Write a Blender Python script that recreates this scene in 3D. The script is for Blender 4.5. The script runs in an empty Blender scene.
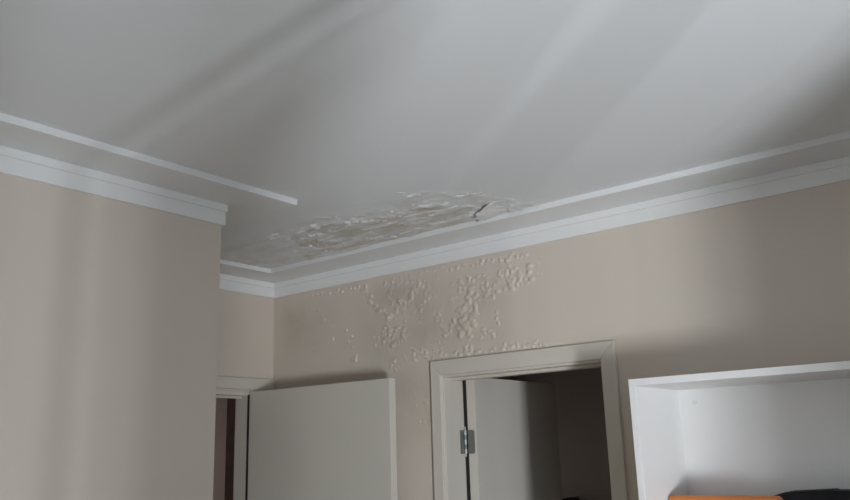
import bpy, bmesh, math, random
from mathutils import Vector, Matrix, noise

random.seed(7)
S = bpy.context.scene
COL = S.collection

# ------------------------------------------------------------------ camera
F_PX, PITCH, ROLL, YAW = 813.99, 0.2442, -0.0309, 0.6655
CAM = Vector((3.2253, -2.8137, 1.7352))
_fw = Vector((-math.sin(YAW) * math.cos(PITCH), math.cos(YAW) * math.cos(PITCH), math.sin(PITCH)))
_r = Vector((math.cos(YAW), math.sin(YAW), 0))
_u = _r.cross(_fw)
R_ = _r * math.cos(ROLL) + _u * math.sin(ROLL)
U_ = _u * math.cos(ROLL) - _r * math.sin(ROLL)
cd = bpy.data.cameras.new('camera')
cd.sensor_width = 36
cd.lens = F_PX * 36 / 850
cd.clip_start = 0.05
cam = bpy.data.objects.new('camera', cd)
COL.objects.link(cam)
cam.matrix_world = Matrix(((R_.x, U_.x, -_fw.x, CAM.x), (R_.y, U_.y, -_fw.y, CAM.y), (R_.z, U_.z, -_fw.z, CAM.z), (0, 0, 0, 1)))
S.camera = cam

# ------------------------------------------------------------------ world and daylight
S.view_settings.view_transform = 'Standard'
S.view_settings.look = 'None'
S.view_settings.gamma = 1
S.view_settings.use_curve_mapping = False
S.view_settings.exposure = 0.2
w = bpy.data.worlds.new('sky')
S.world = w
w.use_nodes = True
w.node_tree.nodes['Background'].inputs[0].default_value = (0.76, 0.87, 1.0, 1)
w.node_tree.nodes['Background'].inputs[1].default_value = 3.6


def area(name, loc, target, sx, sy, power, col, portal=False):
    l = bpy.data.lights.new(name, 'AREA')
    l.shape = 'RECTANGLE'
    l.size, l.size_y = sx, sy
    l.energy = power
    l.color = col
    if portal:
        l.cycles.is_portal = True
    o = bpy.data.objects.new(name, l)
    COL.objects.link(o)
    o.location = loc
    d = Vector(target) - Vector(loc)
    o.rotation_euler = d.to_track_quat('-Z', 'Y').to_euler()
    return o


WIN_Y0, WIN_Y1, WIN_Z0, WIN_Z1 = -3.13, -1.84, 0.15, 2.36
area('window_portal', (4.21, (WIN_Y0 + WIN_Y1) / 2, (WIN_Z0 + WIN_Z1) / 2), (0, (WIN_Y0 + WIN_Y1) / 2, (WIN_Z0 + WIN_Z1) / 2), WIN_Y1 - WIN_Y0, WIN_Z1 - WIN_Z0, 1, (1, 1, 1), True)
area('hall_fill', (-0.6, 1.31, 1.6), (-0.6, 0, 1.6), 0.6, 0.8, 4, (1, .93, .88))  # added fill light behind an unseen hall opening, lifts the dark hall
area('room_portal', (-0.11, 1.7, 1.6), (1, 1.7, 1.6), 0.4, 0.8, 1, (1, 1, 1), True)  # portal for an unseen opening added to light the back room
# daylight thrown up through the window by bright ground and a pale wall outside
area('daylight_ground', (5.6, -2.12, 0.1), (2.0, -1.6, 2.2), 0.042, 0.5, 27, (0.86, 0.93, 1.0))
area('daylight_wall', (5.8, -3.85, 0.4), (2.0, -0.4, 2.2), 0.26, 0.9, 174, (0.88, 0.935, 1.0))
area('daylight_yard', (5.8, -3.35, 0.4), (2.0, -0.4, 2.2), 0.3, 0.9, 9, (0.88, 0.935, 1.0))

# ------------------------------------------------------------------ constants of the room
H, STEP, WB = 2.6227, 0.0218, 0.1887
HC = H + STEP
P1, P2, H1, H2 = 0.0150, 0.0098, 0.0271, 0.0496
XN, YN = 0.9269, -1.0598
XR, YF = 4.0, -4.2


def ray(x, y):
    return _fw + R_ * ((x - 425) / F_PX) - U_ * ((y - 250) / F_PX)


def on_z(x, y, z):
    d = ray(x, y)
    return CAM + d * ((z - CAM.z) / d.z)


def on_y(x, y, yy):
    d = ray(x, y)
    return CAM + d * ((yy - CAM.y) / d.y)


# ------------------------------------------------------------------ materials
def mat(name, col, rough=0.6, var=0.0, scale=6.0, bump=0.0, bscale=60.0, metal=0.0, attr=None, spec=0.35, col2=None):
    m = bpy.data.materials.new(name)
    m.use_nodes = True
    nt = m.node_tree
    b = nt.nodes['Principled BSDF']
    b.inputs['Roughness'].default_value = rough
    b.inputs['Metallic'].default_value = metal
    b.inputs['Specular IOR Level'].default_value = spec
    b.inputs['Base Color'].default_value = (*col, 1)
    tc = nt.nodes.new('ShaderNodeTexCoord')
    if attr:
        a = nt.nodes.new('ShaderNodeAttribute')
        a.attribute_name = attr
        mx = nt.nodes.new('ShaderNodeMix')
        mx.data_type = 'RGBA'
        mx.inputs[6].default_value = (*col, 1)
        mx.inputs[7].default_value = (*col2, 1)
        nt.links.new(a.outputs['Fac'], mx.inputs[0])
        nt.links.new(mx.outputs[2], b.inputs['Base Color'])
    elif var > 0:
        n = nt.nodes.new('ShaderNodeTexNoise')
        n.inputs['Scale'].default_value = scale
        n.inputs['Detail'].default_value = 4
        cr = nt.nodes.new('ShaderNodeValToRGB')
        cr.color_ramp.elements[0].position = 0.3
        cr.color_ramp.elements[1].position = 0.7
        cr.color_ramp.elements[0].color = (*[c * (1 - var) for c in col], 1)
        cr.color_ramp.elements[1].color = (*[min(1, c * (1 + var)) for c in col], 1)
        nt.links.new(tc.outputs['Object'], n.inputs['Vector'])
        nt.links.new(n.outputs['Fac'], cr.inputs['Fac'])
        nt.links.new(cr.outputs['Color'], b.inputs['Base Color'])
    if bump > 0:
        n2 = nt.nodes.new('ShaderNodeTexNoise')
        n2.inputs['Scale'].default_value = bscale
        n2.inputs['Detail'].default_value = 3
        bp = nt.nodes.new('ShaderNodeBump')
        bp.inputs['Strength'].default_value = bump
        bp.inputs['Distance'].default_value = 0.002
        nt.links.new(tc.outputs['Object'], n2.inputs['Vector'])
        nt.links.new(n2.outputs['Fac'], bp.inputs['Height'])
        nt.links.new(bp.outputs['Normal'], b.inputs['Normal'])
    return m


WALLC = (0.67, 0.594, 0.51)
CEILC = (0.775, 0.785, 0.79)
M = {
    'wall': mat('beige_wall_paint', WALLC, 0.75, 0.02, 2.5, 0.08, 90),
    'wall_blister': mat('blistered_wall_paint', WALLC, 0.62, attr='stain', col2=(0.545, 0.48, 0.40), bump=0.12, bscale=120),
    'ceiling': mat('white_ceiling_paint', CEILC, 0.8, 0.012, 1.5, 0.05, 80),
    'ceiling_peel': mat('peeled_ceiling_plaster', CEILC, 0.8, attr='stain', col2=(0.56, 0.505, 0.43), bump=0.2, bscale=140),
    'flake': mat('curled_paint_flake', (0.78, 0.775, 0.76), 0.6, 0.03, 30),
    'crown': mat('white_crown_gloss', (0.83, 0.825, 0.81), 0.5, 0.01, 4, 0.04, 60),
    'border': mat('white_border_paint', (0.80, 0.80, 0.795), 0.7, 0.01, 3, 0.05, 80),
    'door': mat('off_white_door_paint', (0.64, 0.60, 0.53), 0.5, 0.01, 3, 0.03, 70),
    'casing': mat('off_white_casing_paint', (0.66, 0.61, 0.535), 0.5, 0.015, 5, 0.04, 70),
    'gap': mat('dark_gap_shade', (0.02, 0.018, 0.016), 0.9, 0.1, 40),  # near-black colour standing in for shade in the door gaps
    'steel': mat('galvanised_hinge_steel', (0.27, 0.285, 0.265), 0.5, 0.08, 60, metal=0.85),
    'pin': mat('bright_hinge_pin', (0.62, 0.64, 0.63), 0.35, 0.04, 60, metal=0.8),
    'laminate': mat('white_laminate', (0.83, 0.82, 0.80), 0.4, 0.008, 2),
    'cap': mat('pale_grey_cap_plastic', (0.77, 0.765, 0.75), 0.5, 0.02, 30),
    'orange': mat('orange_plastic', (0.74, 0.19, 0.012), 0.35, 0.04, 12, spec=0.5),
    'black': mat('black_fabric', (0.012, 0.012, 0.014), 0.75, 0.2, 60, 0.3, 300),
    'maroon': mat('dark_maroon_cloth', (0.03, 0.012, 0.015), 0.9, 0.2, 40, 0.3, 200),
    'floor': mat('wood_floor', (0.52, 0.42, 0.31), 0.45, 0.15, 5, 0.05, 40),
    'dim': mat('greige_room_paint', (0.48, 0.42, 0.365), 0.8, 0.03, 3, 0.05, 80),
    'plumwall': mat('mauve_hall_paint', (0.44, 0.375, 0.35), 0.8, 0.03, 3, 0.05, 80),
    'brown': mat('dark_brown_wood', (0.21, 0.145, 0.125), 0.6, 0.15, 12),
    'frame': mat('white_window_frame', (0.82, 0.82, 0.81), 0.4, 0.01, 5),
}
g = bpy.data.materials.new('window_glass')
g.use_nodes = True
nt = g.node_tree
nt.nodes.clear()
out = nt.nodes.new('ShaderNodeOutputMaterial')
mx = nt.nodes.new('ShaderNodeMixShader')
tr = nt.nodes.new('ShaderNodeBsdfTransparent')
gl = nt.nodes.new('ShaderNodeBsdfGlossy')
gl.inputs['Roughness'].default_value = 0.02
mx.inputs[0].default_value = 0.06
nt.links.new(tr.outputs[0], mx.inputs[1])
nt.links.new(gl.outputs[0], mx.inputs[2])
nt.links.new(mx.outputs[0], out.inputs[0])
M['glass'] = g


# ------------------------------------------------------------------ helpers
def obj(name, bm, m, parent=None, bevel=0.0, smooth=False, recalc=True):
    me = bpy.data.meshes.new(name)
    if recalc:
        bmesh.ops.recalc_face_normals(bm, faces=bm.faces)
    bm.to_mesh(me)
    bm.free()
    me.materials.append(M[m])
    o = bpy.data.objects.new(name, me)
    COL.objects.link(o)
    if parent:
        o.parent = parent
        o.matrix_parent_inverse = parent.matrix_basis.inverted()
    if bevel > 0:
        md = o.modifiers.new('bevel', 'BEVEL')
        md.width = bevel
        md.segments = 2
        md.limit_method = 'ANGLE'
    if smooth:
        for p in me.polygons:
            p.use_smooth = True
    return o


def bx(bm, x0, x1, y0, y1, z0, z1, mtx=None):
    vs = []
    for x, y, z in ((x0, y0, z0), (x1, y0, z0), (x1, y1, z0), (x0, y1, z0), (x0, y0, z1), (x1, y0, z1), (x1, y1, z1), (x0, y1, z1)):
        v = Vector((x, y, z))
        if mtx:
            v = mtx @ v
        vs.append(bm.verts.new(v))
    for f in ((3, 2, 1, 0), (4, 5, 6, 7), (0, 1, 5, 4), (1, 2, 6, 5), (2, 3, 7, 6), (3, 0, 4, 7)):
        bm.faces.new([vs[i] for i in f])


def box(name, x0, x1, y0, y1, z0, z1, m, parent=None, bevel=0.0, mtx=None):
    bm = bmesh.new()
    bx(bm, x0, x1, y0, y1, z0, z1, mtx)
    return obj(name, bm, m, parent, bevel)


def cyl(bm, a, b, r, n=14):
    a, b = Vector(a), Vector(b)
    q = (b - a).to_track_quat('Z', 'Y')
    ra, rb = [], []
    for i in range(n):
        t = 2 * math.pi * i / n
        d = q @ Vector((r * math.cos(t), r * math.sin(t), 0))
        ra.append(bm.verts.new(a + d))
        rb.append(bm.verts.new(b + d))
    for i in range(n):
        bm.faces.new((ra[i], ra[(i + 1) % n], rb[(i + 1) % n], rb[i]))
    bm.faces.new(ra[::-1])
    bm.faces.new(rb)


def empty(name, loc=(0, 0, 0)):
    o = bpy.data.objects.new(name, None)
    o.empty_display_size = 0.1
    COL.objects.link(o)
    o.location = loc
    return o


def tag(o, label, cat=None, kind=None, group=None):
    o['label'] = label
    if cat:
        o['category'] = cat
    if kind:
        o['kind'] = kind
    if group:
        o['group'] = group
    return o


def struct(o, label, cat):
    return tag(o, label, cat, 'structure')


# ------------------------------------------------------------------ room shell
struct(box('floor', -2.0, XR + .2, YF - .2, 3.0, -0.1, 0.0, 'floor'), 'brown wooden floor of the room', 'floor')

ZT = HC + 0.06
WT = 0.132       # thickness of the back wall
bm = bmesh.new()
for a in ((-0.1, 1.075, 0, ZT), (1.87, XR + .2, 0, ZT), (1.075, 1.87, 2.07, ZT)):
    bx(bm, a[0], a[1], 0, WT, a[2], a[3])
wall_back = struct(obj('wall_back', bm, 'wall'), 'beige painted back wall with blistered paint above the doorway', 'wall')

bm = bmesh.new()
bx(bm, XN - 0.12, XN, YF, YN, 0, ZT)
bx(bm, -0.1, XN - 0.12, YN - 0.12, YN, 0, ZT)
struct(obj('wall_left', bm, 'wall'), 'beige wall at the left nearest the camera', 'wall')

AW = 0.085
bm = bmesh.new()
bx(bm, -AW, 0, -0.15, 0, 0, ZT)
bx(bm, -AW, 0, YN, -0.15, 2.052, ZT)
struct(obj('wall_alcove', bm, 'wall'), 'narrow strip of beige wall above the left door beside the corner', 'wall')

bm = bmesh.new()
bx(bm, XR, XR + .2, YF, WIN_Y0, 0, ZT)
bx(bm, XR, XR + .2, WIN_Y1, 0, 0, ZT)
bx(bm, XR, XR + .2, WIN_Y0, WIN_Y1, 0, WIN_Z0)
bx(bm, XR, XR + .2, WIN_Y0, WIN_Y1, WIN_Z1, ZT)
struct(obj('wall_right', bm, 'wall'), 'beige wall with the window to the right of the camera', 'wall')
struct(box('wall_front', XN - .12, XR + .2, YF - .15, YF, 0, ZT, 'wall'), 'beige wall behind the camera', 'wall')

# window in the right wall
win = empty('window_1', (XR + .1, (WIN_Y0 + WIN_Y1) / 2, WIN_Z0))
struct(win, 'white framed window that lights the room from the right', 'window')
fy0, fy1 = XR + .01, XR + .06
box('window_frame', fy0, fy1, WIN_Y0, WIN_Y1, WIN_Z0, WIN_Z0 + .06, 'frame', win)
box('window_frame', fy0, fy1, WIN_Y0, WIN_Y1, WIN_Z1 - .06, WIN_Z1, 'frame', win)
MUL = [(WIN_Y0, WIN_Y0 + .05), (-3.01, -2.75), (WIN_Y1 - .02, WIN_Y1)]
for a, b in MUL:
    box('window_mullion', fy0, fy1, a, b, WIN_Z0 + .06, WIN_Z1 - .06, 'frame', win)
for a, b in ((-2.585, -2.563), (-2.385, -2.363), (-1.956, -1.938), (-1.905, -1.893), (-1.880, -1.868)):
    box('streak_slat', XR + .015, XR + .018, a, b, WIN_Z0 + .02, WIN_Z1 - .02, 'frame', win)  # unseen strips added to throw light streaks on ceiling and left wall
for i in range(2):
    box('window_pane', XR + .033, XR + .037, MUL[i][1], MUL[i + 1][0], WIN_Z0 + .06, WIN_Z1 - .06, 'glass', win)
box('window_sill', XR - .08, XR + .02, WIN_Y0 - .05, WIN_Y1 + .05, WIN_Z0 - .04, WIN_Z0, 'frame', win, 0.004)

# ceiling with its dropped border
OUT = [(0, 0), (XR, 0), (XR, YF), (XN, YF), (XN, YN), (0, YN)]
SGN = [(1, -1), (-1, -1), (-1, 1), (1, 1), (1, 1), (1, 1)]


def inset(d):
    return [(p[0] + s[0] * d, p[1] + s[1] * d) for p, s in zip(OUT, SGN)]


def run(bm, i, d, z0, z1):
    ins = inset(d)
    j = (i + 1) % 6
    q = [OUT[i], OUT[j], ins[j], ins[i]]
    lo = [bm.verts.new((x, y, z0)) for x, y in q]
    hi = [bm.verts.new((x, y, z1)) for x, y in q]
    bm.faces.new(lo)
    bm.faces.new(hi[::-1])
    for k in range(4):
        bm.faces.new((lo[k], lo[(k + 1) % 4], hi[(k + 1) % 4], hi[k]))


ceil = struct(box('ceiling', -0.1, XR + .2, YF - .15, WT, HC, HC + .12, 'ceiling'), 'white ceiling with a peeling damp patch over the back corner', 'ceiling')
bnames = ['along the back wall', 'along the right wall', 'behind the camera', 'along the left wall nearest the camera', 'around the alcove corner', 'over the left door']
for i in range(6):
    bm = bmesh.new()
    run(bm, i, WB, H, HC + .002)
    o = obj('ceiling_border', bm, 'border', ceil)
    o['label'] = 'stepped white ceiling border ' + bnames[i]
for i in range(6):
    t = empty('trim_%d' % (i + 1), (*OUT[i], H - H1 - H2))
    struct(t, 'two-step white crown moulding ' + bnames[i], 'moulding')
    bm = bmesh.new()
    run(bm, i, P1, H - H1, H)
    obj('upper_board', bm, 'crown', t, 0.0015)
    bm = bmesh.new()
    run(bm, i, P2, H - H1 - H2, H - H1)
    obj('lower_board', bm, 'crown', t, 0.0012)

# rooms beyond the two doorways
bm = bmesh.new()
bx(bm, -0.1, 0.0, WT, 1.5, 0, ZT)
bx(bm, -0.1, 0.0, 1.9, 2.3, 0, ZT)
bx(bm, -0.1, 0.0, 1.5, 1.9, 0, 1.2)  # unseen opening added here so sky light reaches the far wall
bx(bm, -0.1, 0.0, 1.5, 1.9, 2.0, ZT)
bx(bm, 3.2, 3.3, WT, 2.3, 0, ZT)
bx(bm, -0.1, 3.3, 2.3, 2.4, 0, ZT)
struct(obj('wall_beyond', bm, 'dim'), 'dim walls of the dark room beyond the open doorway', 'wall')
struct(box('ceiling_beyond', -0.1, 3.3, WT, 2.4, 2.62, 2.72, 'dim'), 'dark ceiling of the room beyond the doorway', 'ceiling')
bm = bmesh.new()
bx(bm, -1.7, -1.6, -2.2, 1.2, 0, ZT)
bx(bm, -1.6, -0.1, -2.3, -2.2, 0, ZT)
bx(bm, -1.6, -0.1, 1.2, 1.3, 0, 1.2)
bx(bm, -1.6, -0.1, 1.2, 1.3, 2.0, ZT)
bx(bm, -1.6, -0.9, 1.2, 1.3, 1.2, 2.0)  # unseen opening left beside this piece, added to light the hall
bx(bm, -0.3, -0.1, 1.2, 1.3, 1.2, 2.0)
bx(bm, -0.1, -0.085, -1.3, YN - .12, 0, ZT)
bx(bm, -0.2, -0.1, -2.2, YN - .12, 0, ZT)
bx(bm, -0.2, -0.1, WT, 1.2, 0, ZT)
struct(obj('wall_hall', bm, 'plumwall'), 'mauve grey wall of the hall seen through the left doorway', 'wall')
struct(box('ceiling_hall', -1.7, -0.1, -2.3, 1.3, 2.6, 2.7, 'dim'), 'dark ceiling of the hall beyond the left door', 'ceiling')

# ------------------------------------------------------------------ central doorway in the back wall
d2 = empty('door_2', (1.47, 0, 0))
struct(d2, 'open off-white door standing in the dark doorway of the back wall', 'door')
JL, JR, JH = 1.100, 1.845, 2.046
CO = 0.018
head = bmesh.new()
DL, DR, DIL, DIR, ZC, ZI = 1.0385, 1.904, 1.0915, 1.845, 2.12, 2.0555


def prism_xz(bm, pts, y0, y1):
    a = [bm.verts.new((x, y0, z)) for x, z in pts]
    b = [bm.verts.new((x, y1, z)) for x, z in pts]
    n = len(pts)
    bm.faces.new(a)
    bm.faces.new(b[::-1])
    for k in range(n):
        bm.faces.new((a[k], a[(k + 1) % n], b[(k + 1) % n], b[k]))


prism_xz(head, [(DL, ZC), (DR, ZC), (DIR, ZI), (DIL, ZI)], -CO, 0)
obj('head_casing', head, 'casing', d2, 0.003)
bm = bmesh.new()
prism_xz(bm, [(DL, 0), (DL, ZC), (DIL, ZI), (DIL, 0)], -CO, 0)
obj('side_casing', bm, 'casing', d2, 0.003)
bm = bmesh.new()
prism_xz(bm, [(DR, 0), (DR, ZC), (DIR, ZI), (DIR, 0)], -CO, 0)
obj('side_casing', bm, 'casing', d2, 0.003)
box('side_jamb', 1.072, JL, -0.004, WT + .002, 0, JH + .03, 'casing', d2, 0.002)
box('side_jamb', JR, 1.873, -0.004, WT + .002, 0, JH + .03, 'casing', d2, 0.002)
box('head_jamb', JL, JR, -0.004, WT + .002, JH, 2.072, 'casing', d2, 0.002)
box('door_stop', JL, JR, 0.035, 0.075, JH - .012, JH, 'casing', d2, 0.0015)
box('door_stop', JR - .012, JR, 0.035, 0.075, 0, JH - .012, 'casing', d2, 0.0015)
box('gap_shade_strip', JL - .001, JL + .0155, WT + .0008, WT + .010, 0.01, 2.05, 'gap', d2)  # dark filler painting the shade between jamb and leaf
leaf = box('door_leaf', 1.1135, 1.158, 0.137, 0.845, 0.012, 2.0535, 'door', d2, 0.002)
for hz in (1.776, 0.28):
    bm = bmesh.new()
    bx(bm, JL - .0005, JL + .002, 0.098, 0.136, hz - .05, hz + .05)
    hp = obj('hinge', bm, 'steel', d2, 0.001)
    hp['label'] = 'galvanised steel butt hinge'
    bm = bmesh.new()
    pts = []
    for cxx, czz, a0 in ((1.139, hz + .04, 0), (1.118, hz + .05, None), (1.118, hz - .05, None), (1.139, hz - .04, 1)):
        if a0 is None:
            pts.append((cxx - .004, czz))
        elif a0 == 0:
            pts += [(cxx + .010 * math.cos(t * math.pi / 8), czz + .010 * math.sin(t * math.pi / 8)) for t in range(0, 5)]
        else:
            pts += [(cxx + .010 * math.cos(t * math.pi / 8), czz - .010 * math.sin(t * math.pi / 8)) for t in range(4, -1, -1)]
    prism_xz(bm, pts, 0.1335, 0.1375)
    obj('hinge_plate', bm, 'steel', hp)
    for k in range(5):
        bm = bmesh.new()
        z0 = hz - .049 + k * .0196
        cyl(bm, (JL + .007, 0.128, z0), (JL + .007, 0.128, z0 + .0188), 0.0058)
        obj('hinge_knuckle', bm, 'pin' if k % 2 == 0 else 'steel', hp, 0, False)
    bm = bmesh.new()
    cyl(bm, (JL + .007, 0.128, hz - .062), (JL + .007, 0.128, hz + .064), 0.0032)
    obj('hinge_pin', bm, 'pin', hp)
bm = bmesh.new()
cyl(bm, (1.158, 0.785, 1.03), (1.205, 0.785, 1.03), 0.011)
cyl(bm, (1.200, 0.79, 1.03), (1.200, 0.68, 1.03), 0.009)
obj('door_handle', bm, 'steel', leaf)

# ------------------------------------------------------------------ left door in the alcove
d1 = empty('door_1', (0, -0.6, 0))
struct(d1, 'wide open off-white door leaf standing in front of the back wall beside the corner', 'door')
Y1 = -0.165
Z1B = 2.066


def prism_yz(bm, pts, x0, x1):
    a = [bm.verts.new((x0, y, z)) for y, z in pts]
    b = [bm.verts.new((x1, y, z)) for y, z in pts]
    n = len(pts)
    bm.faces.new(a)
    bm.faces.new(b[::-1])
    for k in range(n):
        bm.faces.new((a[k], a[(k + 1) % n], b[(k + 1) % n], b[k]))


bm = bmesh.new()
bx(bm, 0, 0.020, YN + .002, -0.003, Z1B, 2.1215)
obj('head_casing', bm, 'casing', d1, 0.003)
bm = bmesh.new()
bx(bm, 0, 0.018, -0.150, -0.085, 0, Z1B)
obj('side_casing', bm, 'casing', d1, 0.003)
box('head_jamb', -AW - .004, 0.006, YN + .001, Y1, 2.036, 2.054, 'casing', d1, 0.002)
box('door_stop', -0.055, -0.040, YN + .001, Y1, 2.024, 2.036, 'casing', d1, 0.001)
box('side_jamb', -AW - .004, 0.006, Y1, -0.148, 0, 2.054, 'casing', d1, 0.002)
ang = math.atan2(0.0201, 0.8976)
box('gap_shade_strip', 0.004, 0.0135, Y1 - .001, Y1 + .012, 0.01, 2.04, 'gap', d1)  # dark strip added as the shaded gap at the hinge side
mtx = Matrix.Translation((0.0125, -0.1603, 0)) @ Matrix.Rotation(ang, 4, 'Z')
leaf1 = box('door_leaf', 0, 0.8976, 0, 0.040, 0.012, 2.0534, 'door', d1, 0.002, mtx)
bm = bmesh.new()
cyl(bm, mtx @ Vector((0.84, 0, 1.03)), mtx @ Vector((0.84, -0.048, 1.03)), 0.011)
cyl(bm, mtx @ Vector((0.845, -0.045, 1.03)), mtx @ Vector((0.735, -0.045, 1.03)), 0.009)
obj('door_handle', bm, 'steel', leaf1)
# dark upright post in the hall, next to the jamb
o = box('door_post', -1.05, -0.95, 0.535, 0.63, 0, 2.6, 'brown', None, 0.004)
o.name = 'trim_7'
struct(o, 'dark brown upright post in the hall beyond the left door', 'post')

# ------------------------------------------------------------------ blistered paint on the back wall
def in_poly(x, y, P):
    c = False
    n = len(P)
    for i in range(n):
        x1, y1 = P[i]
        x2, y2 = P[(i + 1) % n]
        if (y1 > y) != (y2 > y) and x < (x2 - x1) * (y - y1) / (y2 - y1) + x1:
            c = not c
    return c


BX0, BX1, BZ0, BZ1, DG = 0.03, 1.62, 1.72, 2.538, 0.0034
nx, nz = int((BX1 - BX0) / DG) + 1, int((BZ1 - BZ0) / DG) + 1
hf = [[0.0] * nz for _ in range(nx)]
stn = [[0.0] * nz for _ in range(nx)]
rb = random.Random(21)


def bump(px, py, r, h):
    p = on_y(px, py, 0)
    e = 0.75 + rb.random() * 0.5
    tilt = rb.uniform(-0.6, 0.6)
    i0, i1 = int((p.x - BX0 - 1.6 * r) / DG), int((p.x - BX0 + 1.6 * r) / DG) + 1
    j0, j1 = int((p.z - BZ0 - 1.6 * r) / DG), int((p.z - BZ0 + 1.6 * r) / DG) + 1
    for i in range(max(1, i0), min(nx - 1, i1)):
        for j in range(max(1, j0), min(nz - 1, j1)):
            dx = (BX0 + i * DG - p.x)
            dz = (BZ0 + j * DG - p.z)
            dx, dz = dx + tilt * dz * .5, dz - tilt * dx * .2
            wob = 1 + 0.25 * noise.noise(Vector((px + dx * 70, py + dz * 70, 3)))
            q = ((dx * e) ** 2 + (dz / e) ** 2) / (r * wob) ** 2
            if q < 1:
                hh = 1.35 * h * (1 - q) ** 0.55
                if hh > hf[i][j]:
                    hf[i][j] = hh


def cluster(poly, n, r0, r1, h=0.35):
    xs = [p[0] for p in poly]
    ys = [p[1] for p in poly]
    k = 0
    t = 0
    n = int(n * 1.3)
    while k < n and t < n * 40:
        t += 1
        x, y = rb.uniform(min(xs), max(xs)), rb.uniform(min(ys), max(ys))
        if in_poly(x, y, poly):
            r = .9 * (r0 + (r1 - r0) * rb.random() ** 1.8)
            bump(x, y, r, r * h * rb.uniform(.6, 1.15))
            k += 1


def chain(pts, step, jit, r0, r1, h=0.35):
    for (xa, ya), (xb, yb) in zip(pts, pts[1:]):
        L = math.hypot(xb - xa, yb - ya)
        n = max(1, int(L / step))
        for k in range(n):
            t = (k + rb.random() * .6) / n
            r = rb.uniform(r0, r1)
            bump(xa + (xb - xa) * t + rb.gauss(0, jit), ya + (yb - ya) * t + rb.gauss(0, jit), r, r * h * rb.uniform(.6, 1.15))


chain([(312, 295), (336, 291), (361, 286)], 4, .8, .007, .012)
chain([(362, 288), (370, 299), (379, 315)], 2.6, 1.6, .008, .014)
chain([(418, 283), (413, 292), (408, 300), (398, 304), (392, 311), (384, 318)], 2.6, 1.6, .009, .016)
cluster([(379, 272), (436, 262), (440, 290), (420, 312), (384, 312)], 75, .006, .013, .28)
cluster([(378, 330), (388, 322), (408, 332), (404, 347), (384, 347)], 34, .007, .014)
cluster([(383, 312), (420, 300), (430, 318), (412, 336), (388, 330)], 30, .006, .011, .25)
cluster([(400, 348), (424, 346), (430, 362), (408, 364)], 14, .006, .012)
cluster([(387, 359), (400, 360), (399, 372), (388, 371)], 8, .007, .012)
chain([(318, 310), (325, 321)], 3.5, 1, .007, .012)
chain([(333, 338), (335, 342)], 3, .8, .006, .010)
chain([(347, 330), (349, 340), (351, 352)], 4.5, 1.4, .006, .010)
chain([(351, 356), (360, 362)], 3, 1.4, .008, .013)
cluster([(430, 308), (442, 312), (442, 328), (432, 328)], 9, .007, .013)
cluster([(432, 340), (444, 340), (442, 356), (430, 358)], 8, .006, .011)
cluster([(450, 284), (468, 276), (482, 300), (478, 318), (462, 318), (448, 308)], 34, .008, .017)
cluster([(448, 318), (478, 318), (474, 338), (452, 338)], 26, .009, .018)
cluster([(440, 320), (450, 326), (452, 338), (444, 338)], 8, .006, .010)
cluster([(462, 340), (472, 342), (472, 354), (464, 354)], 7, .008, .014)
cluster([(480, 328), (494, 326), (494, 338), (481, 338)], 9, .008, .014)
chain([(496, 312), (499, 326)], 4, 1.2, .006, .010)
cluster([(470, 278), (508, 266), (532, 264), (533, 284), (508, 290), (492, 298), (474, 294)], 66, .007, .015)
chain([(472, 266), (490, 261), (508, 257), (527, 254)], 3.0, 1.4, .007, .012)
chain([(440, 270), (456, 268), (470, 267)], 5, 1.6, .007, .012)
chain([(430, 357), (470, 353), (510, 348), (552, 344)], 3.4, .9, .006, .011)
cluster([(500, 344), (552, 338), (552, 346), (500, 350)], 9, .006, .010)
cluster([(414, 392), (430, 388), (431, 440), (418, 445)], 16, .005, .010, .3)
cluster([(370, 330), (380, 330), (382, 352), (374, 352)], 5, .006, .010)
cluster([(300, 296), (360, 290), (350, 360), (310, 350)], 10, .005, .008, .25)
cluster([(535, 258), (556, 254), (556, 280), (538, 285)], 8, .005, .009, .25)
chain([(410, 348), (420, 353), (429, 359)], 1.6, .3, .006, .008)

sp = [on_y(*q, 0) for q in ((398, 290), (420, 300), (425, 335), (395, 335), (465, 320), (300, 320), (410, 400))]
sr = [.26, .22, .22, .22, .22, .25, .26]
for i in range(nx):
    for j in range(nz):
        x, z = BX0 + i * DG, BZ0 + j * DG
        v = 0
        for s, r in zip(sp, sr):
            v = max(v, 1 - math.hypot((x - s.x) * .8, z - s.z) / r)
        ed = min(i, j, nx - 1 - i, nz - 1 - j) * DG
        nn = noise.fractal(Vector((x * 5, z * 5, 0)), 1.0, 2.0, 4)
        stn[i][j] = max(0, min(1, (v * 1.5) * (0.45 + .4 * nn))) * min(1, ed / .08)
        if hf[i][j] > 0:
            hf[i][j] += 0.0007 * noise.noise(Vector((x * 160, z * 160, 1)))
        elif v > 0:
            hf[i][j] = max(0, 0.0012 * v * noise.fractal(Vector((x * 45, z * 45, 7)), 1, 2, 2)) * min(1, ed / .05)


def field_mesh(name, n0, n1, pos, st, m, parent, keep=None):
    vs = [pos(i, j) for i in range(n0) for j in range(n1)]
    fs = []
    for i in range(n0 - 1):
        for j in range(n1 - 1):
            if keep is None or keep(i, j):
                fs.append((i * n1 + j, (i + 1) * n1 + j, (i + 1) * n1 + j + 1, i * n1 + j + 1))
    used = sorted({k for f in fs for k in f})
    mp = {k: t for t, k in enumerate(used)}
    me = bpy.data.meshes.new(name)
    me.from_pydata([vs[k] for k in used], [], [tuple(mp[k] for k in f) for f in fs])
    at = me.attributes.new('stain', 'FLOAT', 'POINT')
    at.data.foreach_set('value', [st[k // n1][k % n1] for k in used])
    me.polygons.foreach_set('use_smooth', [True] * len(me.polygons))
    me.materials.append(M[m])
    me.update()
    o = bpy.data.objects.new(name, me)
    COL.objects.link(o)
    o.parent = parent
    return o


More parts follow.
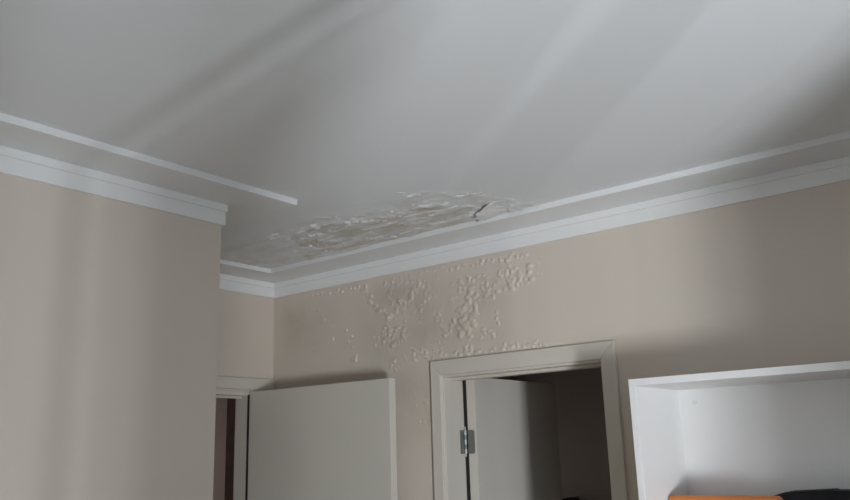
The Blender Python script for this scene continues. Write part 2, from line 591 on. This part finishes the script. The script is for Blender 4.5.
def wall_keep(i, j):
    x, z = BX0 + i * DG, BZ0 + j * DG
    return not (x > DL + .002 and z < ZC - .002)


o = field_mesh('blistered_paint', nx, nz, lambda i, j: (BX0 + i * DG, -0.0004 - max(0, hf[i][j]), BZ0 + j * DG), stn, 'wall_blister', wall_back, wall_keep)
tag(o, 'blistered and bubbling beige paint', None, 'stuff')

# ------------------------------------------------------------------ peeling damp patch on the ceiling
CX0, CX1, CY0, CY1, DC = WB + .003, 1.93, -0.93, -WB - .003, 0.0042
mx_, my_ = int((CX1 - CX0) / DC) + 1, int((CY1 - CY0) / DC) + 1
POLY = [on_z(*q, HC) for q in ((215, 246), (262, 237), (283, 223), (310, 216), (338, 213), (372, 207), (398, 194), (440, 189), (480, 190), (520, 200), (545, 201))]
POLY = [(p.x, p.y) for p in POLY] + [(1.80, -0.10), (0.1, -0.10), (0.1, -0.6)]
CORE = [on_z(*q, HC) for q in ((296, 240), (312, 226), (345, 223), (385, 217), (420, 208), (452, 204), (474, 207), (474, 218))]
CORE = [(p.x, p.y) for p in CORE] + [(1.42, -0.12), (0.42, -0.12)]


def sdist(x, y, P):
    best = 9
    n = len(P)
    for i in range(n):
        ax, ay = P[i]
        bx_, by = P[(i + 1) % n]
        dx, dy = bx_ - ax, by - ay
        t = max(0, min(1, ((x - ax) * dx + (y - ay) * dy) / (dx * dx + dy * dy)))
        best = min(best, math.hypot(x - ax - t * dx, y - ay - t * dy))
    return best if in_poly(x, y, P) else -best


RC = on_z(506, 209, HC)
ch = [[0.0] * my_ for _ in range(mx_)]
cs = [[0.0] * my_ for _ in range(mx_)]
for i in range(mx_):
    for j in range(my_):
        x, y = CX0 + i * DC, CY0 + j * DC
        # streaks run along the back wall
        n1 = noise.fractal(Vector((x * 9, y * 16, 2)), 1.0, 2.1, 5)
        n2 = noise.fractal(Vector((x * 30, y * 45, 5)), 1.0, 2.1, 3)
        dp = sdist(x, y, POLY) + .05 * n1
        if dp < 0:
            continue
        dc = sdist(x, y, CORE) + .045 * n1 + .02 * n2
        if dc > 0:                      # paint gone: bare stained plaster
            lay = noise.fractal(Vector((x * 6 + 3, y * 22, 9)), 1.0, 2.0, 4)
            terr = 0.0035 if lay > 0.12 else 0.0
            ch[i][j] = 0.0015 + terr + 0.0012 * n2 + .001 * n1
            cs[i][j] = max(0, min(1, 0.62 + 0.5 * n1 - (0.35 if terr else 0)))
        else:                           # loose paint, curling down at its edge
            lip = math.exp(dc / 0.016)
            rag = max(0.0, 0.35 + 1.5 * n1)
            ch[i][j] = 0.001 + 0.007 * lip * rag + min(1, dp / .05) * (0.0032 * max(0, n2 + .1) + 0.0015 * n1)
            cs[i][j] = max(0, min(.5, 0.16 + .35 * n1)) * min(1, dp / .06)
        rough = math.exp(-((x - RC.x) / .17) ** 2 - ((y - RC.y) / .07) ** 2)
        ch[i][j] += .0045 * rough * max(0, n2 + .25)
        ch[i][j] = max(0, ch[i][j]) * min(1, dp / .03)


def ceil_keep(i, j):
    x, y = CX0 + i * DC, CY0 + j * DC
    return sdist(x, y, POLY) > -.04


o = field_mesh('peeled_plaster', mx_, my_, lambda i, j: (CX0 + i * DC, CY0 + j * DC, HC - 0.0005 - ch[i][j]), cs, 'ceiling_peel', ceil, ceil_keep)
tag(o, 'peeling white paint and bare brownish plaster', None, 'stuff')


def flake(pts_px, droop, n=10, seed=0):
    """a loose sheet of paint: pts_px = jagged free edge, attached edge."""
    free, att = pts_px
    A = [on_z(*q, HC) for q in free]
    B = [on_z(*q, HC) for q in att]

    def at(P, t):
        s = t * (len(P) - 1)
        k = min(int(s), len(P) - 2)
        return P[k].lerp(P[k + 1], s - k)
    rows = 16
    bm = bmesh.new()
    G = []
    for i in range(rows + 1):
        t = i / rows
        a, b = at(A, t), at(B, t)
        row = []
        for j in range(n + 1):
            u = j / n
            p = a.lerp(b, u)
            d = droop * (1 - u) ** (1.7 + 14 * max(0, .45 - t)) * (.75 + .25 * math.sin(7 * t + seed)) + .0035 * noise.fractal(Vector((p.x * 45, p.y * 45, seed)), 1, 2, 3) * (1 - u * .6)
            row.append(bm.verts.new((p.x, p.y, HC + .0045 * u + .009 * max(0, .4 - t) * min(1, u / .12) - .0026 * (1 - u) - d)))
        G.append(row)
    for i in range(rows):
        for j in range(n):
            bm.faces.new((G[i][j], G[i + 1][j], G[i + 1][j + 1], G[i][j + 1]))
    o = obj('paint_flake', bm, 'flake', ceil, 0, True)
    md = o.modifiers.new('thick', 'SOLIDIFY')
    md.thickness = 0.0012
    return o


big = flake(([(487, 202), (483, 205), (480, 209), (475, 211), (477, 213), (473, 215), (478, 216), (477, 219)], [(530, 201), (534, 203), (536, 204), (538, 205), (540, 206), (536, 207), (530, 209), (524, 211)]), 0.014, 30, 3)
big['label'] = 'large loose sheet of peeling paint with a jagged edge'

rf = random.Random(5)


def curl(px, py, ln, wd, ang, lift, roll):
    """a small curled flake hanging from the ceiling, ln x wd metres"""
    c = on_z(px, py, HC)
    bm = bmesh.new()
    n, m = 7, 4
    ca, sa = math.cos(ang), math.sin(ang)
    G = []
    for i in range(n + 1):
        s = (i / n - .5)
        row = []
        jag = rf.uniform(-.12, .12)
        for j in range(m + 1):
            t = j / m
            th = t * roll
            if roll > .01:
                dy, dz = wd * math.sin(th) / roll, wd * (1 - math.cos(th)) / roll
            else:
                dy, dz = wd * t, 0
            wdt = 1 - (2 * abs(s)) ** 2 * .7 + jag
            x, y = s * ln, dy * wdt
            row.append(bm.verts.new((c.x + x * ca - y * sa, c.y + x * sa + y * ca, HC - .002 - lift * .2 - dz * wdt)))
        G.append(row)
    for i in range(n):
        for j in range(m):
            bm.faces.new((G[i][j], G[i + 1][j], G[i + 1][j + 1], G[i][j + 1]))
    o = obj('paint_flake', bm, 'flake', ceil, 0, True)
    md = o.modifiers.new('thick', 'SOLIDIFY')
    md.thickness = 0.0012


FL = [(316, 225, .06, .03), (337, 216, .03, .02), (346, 221, .05, .03), (352, 219, .04, .03), (358, 218, .04, .03), (366, 221, .05, .03), (372, 220, .05, .035),
      (380, 219, .05, .02), (391, 210, .03, .03), (397, 213, .05, .025), (403, 208, .04, .02), (404, 194, .06, .02), (412, 193, .05, .02), (416, 206, .03, .02),
      (304, 236, .05, .03), (308, 240, .05, .035), (314, 233, .05, .035), (311, 244, .035, .025), (320, 246, .03, .02), (328, 250, .03, .02), (390, 235, .05, .02),
      (399, 234, .04, .02), (384, 236, .03, .02), (411, 233, .04, .018), (425, 201, .04, .02), (432, 206, .05, .02), (447, 202, .05, .018), (462, 193, .07, .018),
      (478, 194, .06, .015), (455, 206, .06, .015), (276, 235, .05, .02), (270, 237, .05, .02), (288, 238, .05, .02), (300, 229, .04, .025), (434, 212, .05, .02), (330, 231, .03, .02)]
for (px, py, ln, wd) in FL:
    for k in range(3):
        curl(px + rf.gauss(0, 2.5), py + rf.gauss(0, 1.2), ln * rf.uniform(.3, .7), wd * rf.uniform(.25, .6), rf.uniform(-.5, .7), .003, rf.uniform(.4, 1.2))

# ------------------------------------------------------------------ white bookcase
SX0, SX1, SYF, SZT, TH = 2.105, 2.915, -0.36, 1.9432, 0.0225
bc = empty('bookcase', ((SX0 + SX1) / 2, SYF / 2, 0))
tag(bc, 'tall white laminate open bookcase standing against the back wall', 'bookcase')
box('side_panel', SX0, SX0 + TH, SYF, -0.004, 0, SZT - TH, 'laminate', bc, 0.0012)
box('side_panel', SX1 - TH, SX1, SYF, -0.004, 0, SZT - TH, 'laminate', bc, 0.0012)
box('top_panel', SX0, SX1, SYF, -0.004, SZT - TH, SZT, 'laminate', bc, 0.0012)
box('back_panel', SX0 + TH, SX1 - TH, -0.011, -0.005, 0.06, SZT - TH, 'laminate', bc)
SHZ = 1.40
for z in (SHZ, 1.12, 0.76, 0.40, 0.08):
    box('shelf', SX0 + TH, SX1 - TH, SYF + .004, -0.011, z - TH, z, 'laminate', bc, 0.0012)
box('plinth', SX0 + TH, SX1 - TH, SYF + .03, SYF + .045, 0, 0.0575, 'laminate', bc)
pc = on_y(695, 402, -0.011)
bm = bmesh.new()
cyl(bm, (pc.x, -0.0108, pc.z), (pc.x, -0.0135, pc.z), 0.0085, 20)
o = obj('screw_cap', bm, 'cap', bc, 0.001)
o['label'] = 'small round screw cap'

# orange plastic case on the shelf
oc = empty('plastic_case', (2.31, -0.172, SHZ))
tag(oc, 'bright orange plastic case lying on the bookcase shelf', 'case')
ox0, ox1, oy0, oy1 = 2.133, 2.470, -0.20, -0.145
box('case_body', ox0, ox1, oy0, oy1, SHZ, SHZ + .128, 'orange', oc, 0.012)
bm = bmesh.new()
bx(bm, ox0 - .004, ox1 + .004, oy0 - .004, oy1 + .004, SHZ + .130, SHZ + .1785)
lid = obj('case_lid', bm, 'orange', oc, 0.016)
lid.modifiers['bevel'].segments = 5
for p in lid.data.polygons:
    p.use_smooth = True
for lx in (2.23, 2.43):
    box('case_latch', lx - .02, lx + .02, oy0 - .009, oy0 - .003, SHZ + .110, SHZ + .150, 'black', oc, 0.002)

# black bag on the shelf, to the right
bg = empty('tool_bag', (2.66, -0.12, SHZ))
tag(bg, 'black fabric bag with a sloping end beside the orange case on the shelf', 'bag')
prof = [(2.40, SHZ), (2.41, SHZ + 0.1600), (2.425, SHZ + 0.1730), (2.465, SHZ + 0.1855), (2.475, SHZ + 0.1870), (2.598, SHZ + 0.1940), (2.606, SHZ + 0.1910), (2.70, SHZ + 0.1920), (2.86, SHZ + 0.1860), (2.872, SHZ + 0.1620), (2.872, SHZ)]
bm = bmesh.new()
prism_xz(bm, prof, -0.122, -0.02)
obj('bag_body', bm, 'black', bg, 0.006)
bm = bmesh.new()
cyl(bm, (2.60, -0.124, SHZ + .06), (2.80, -0.124, SHZ + .06), 0.006)
obj('bag_strap', bm, 'black', bg)

# dark rounded bag hung in the room beyond the doorway
hb = on_y(570, 499, 2.2)
bm = bmesh.new()
bmesh.ops.create_uvsphere(bm, u_segments=24, v_segments=16, radius=1.0)
for v in bm.verts:
    z = v.co.z
    wx = .13 if z > 0 else .13 + .05 * (-z)
    v.co = Vector((v.co.x * wx, v.co.y * .075, (z * .10 if z > 0 else z * .42)))
bt = obj('hung_coat', bm, 'maroon', None, 0, True)
bt.location = (hb.x, 2.2, hb.z - .09)
tag(bt, 'dark rounded garment just showing at the bottom of the dark doorway', 'coat')
bm = bmesh.new()
cyl(bm, (0, .098, .095), (0, -.01, .095), .008)
obj('coat_hook', bm, 'steel', bt).matrix_parent_inverse = Matrix.Identity(4)
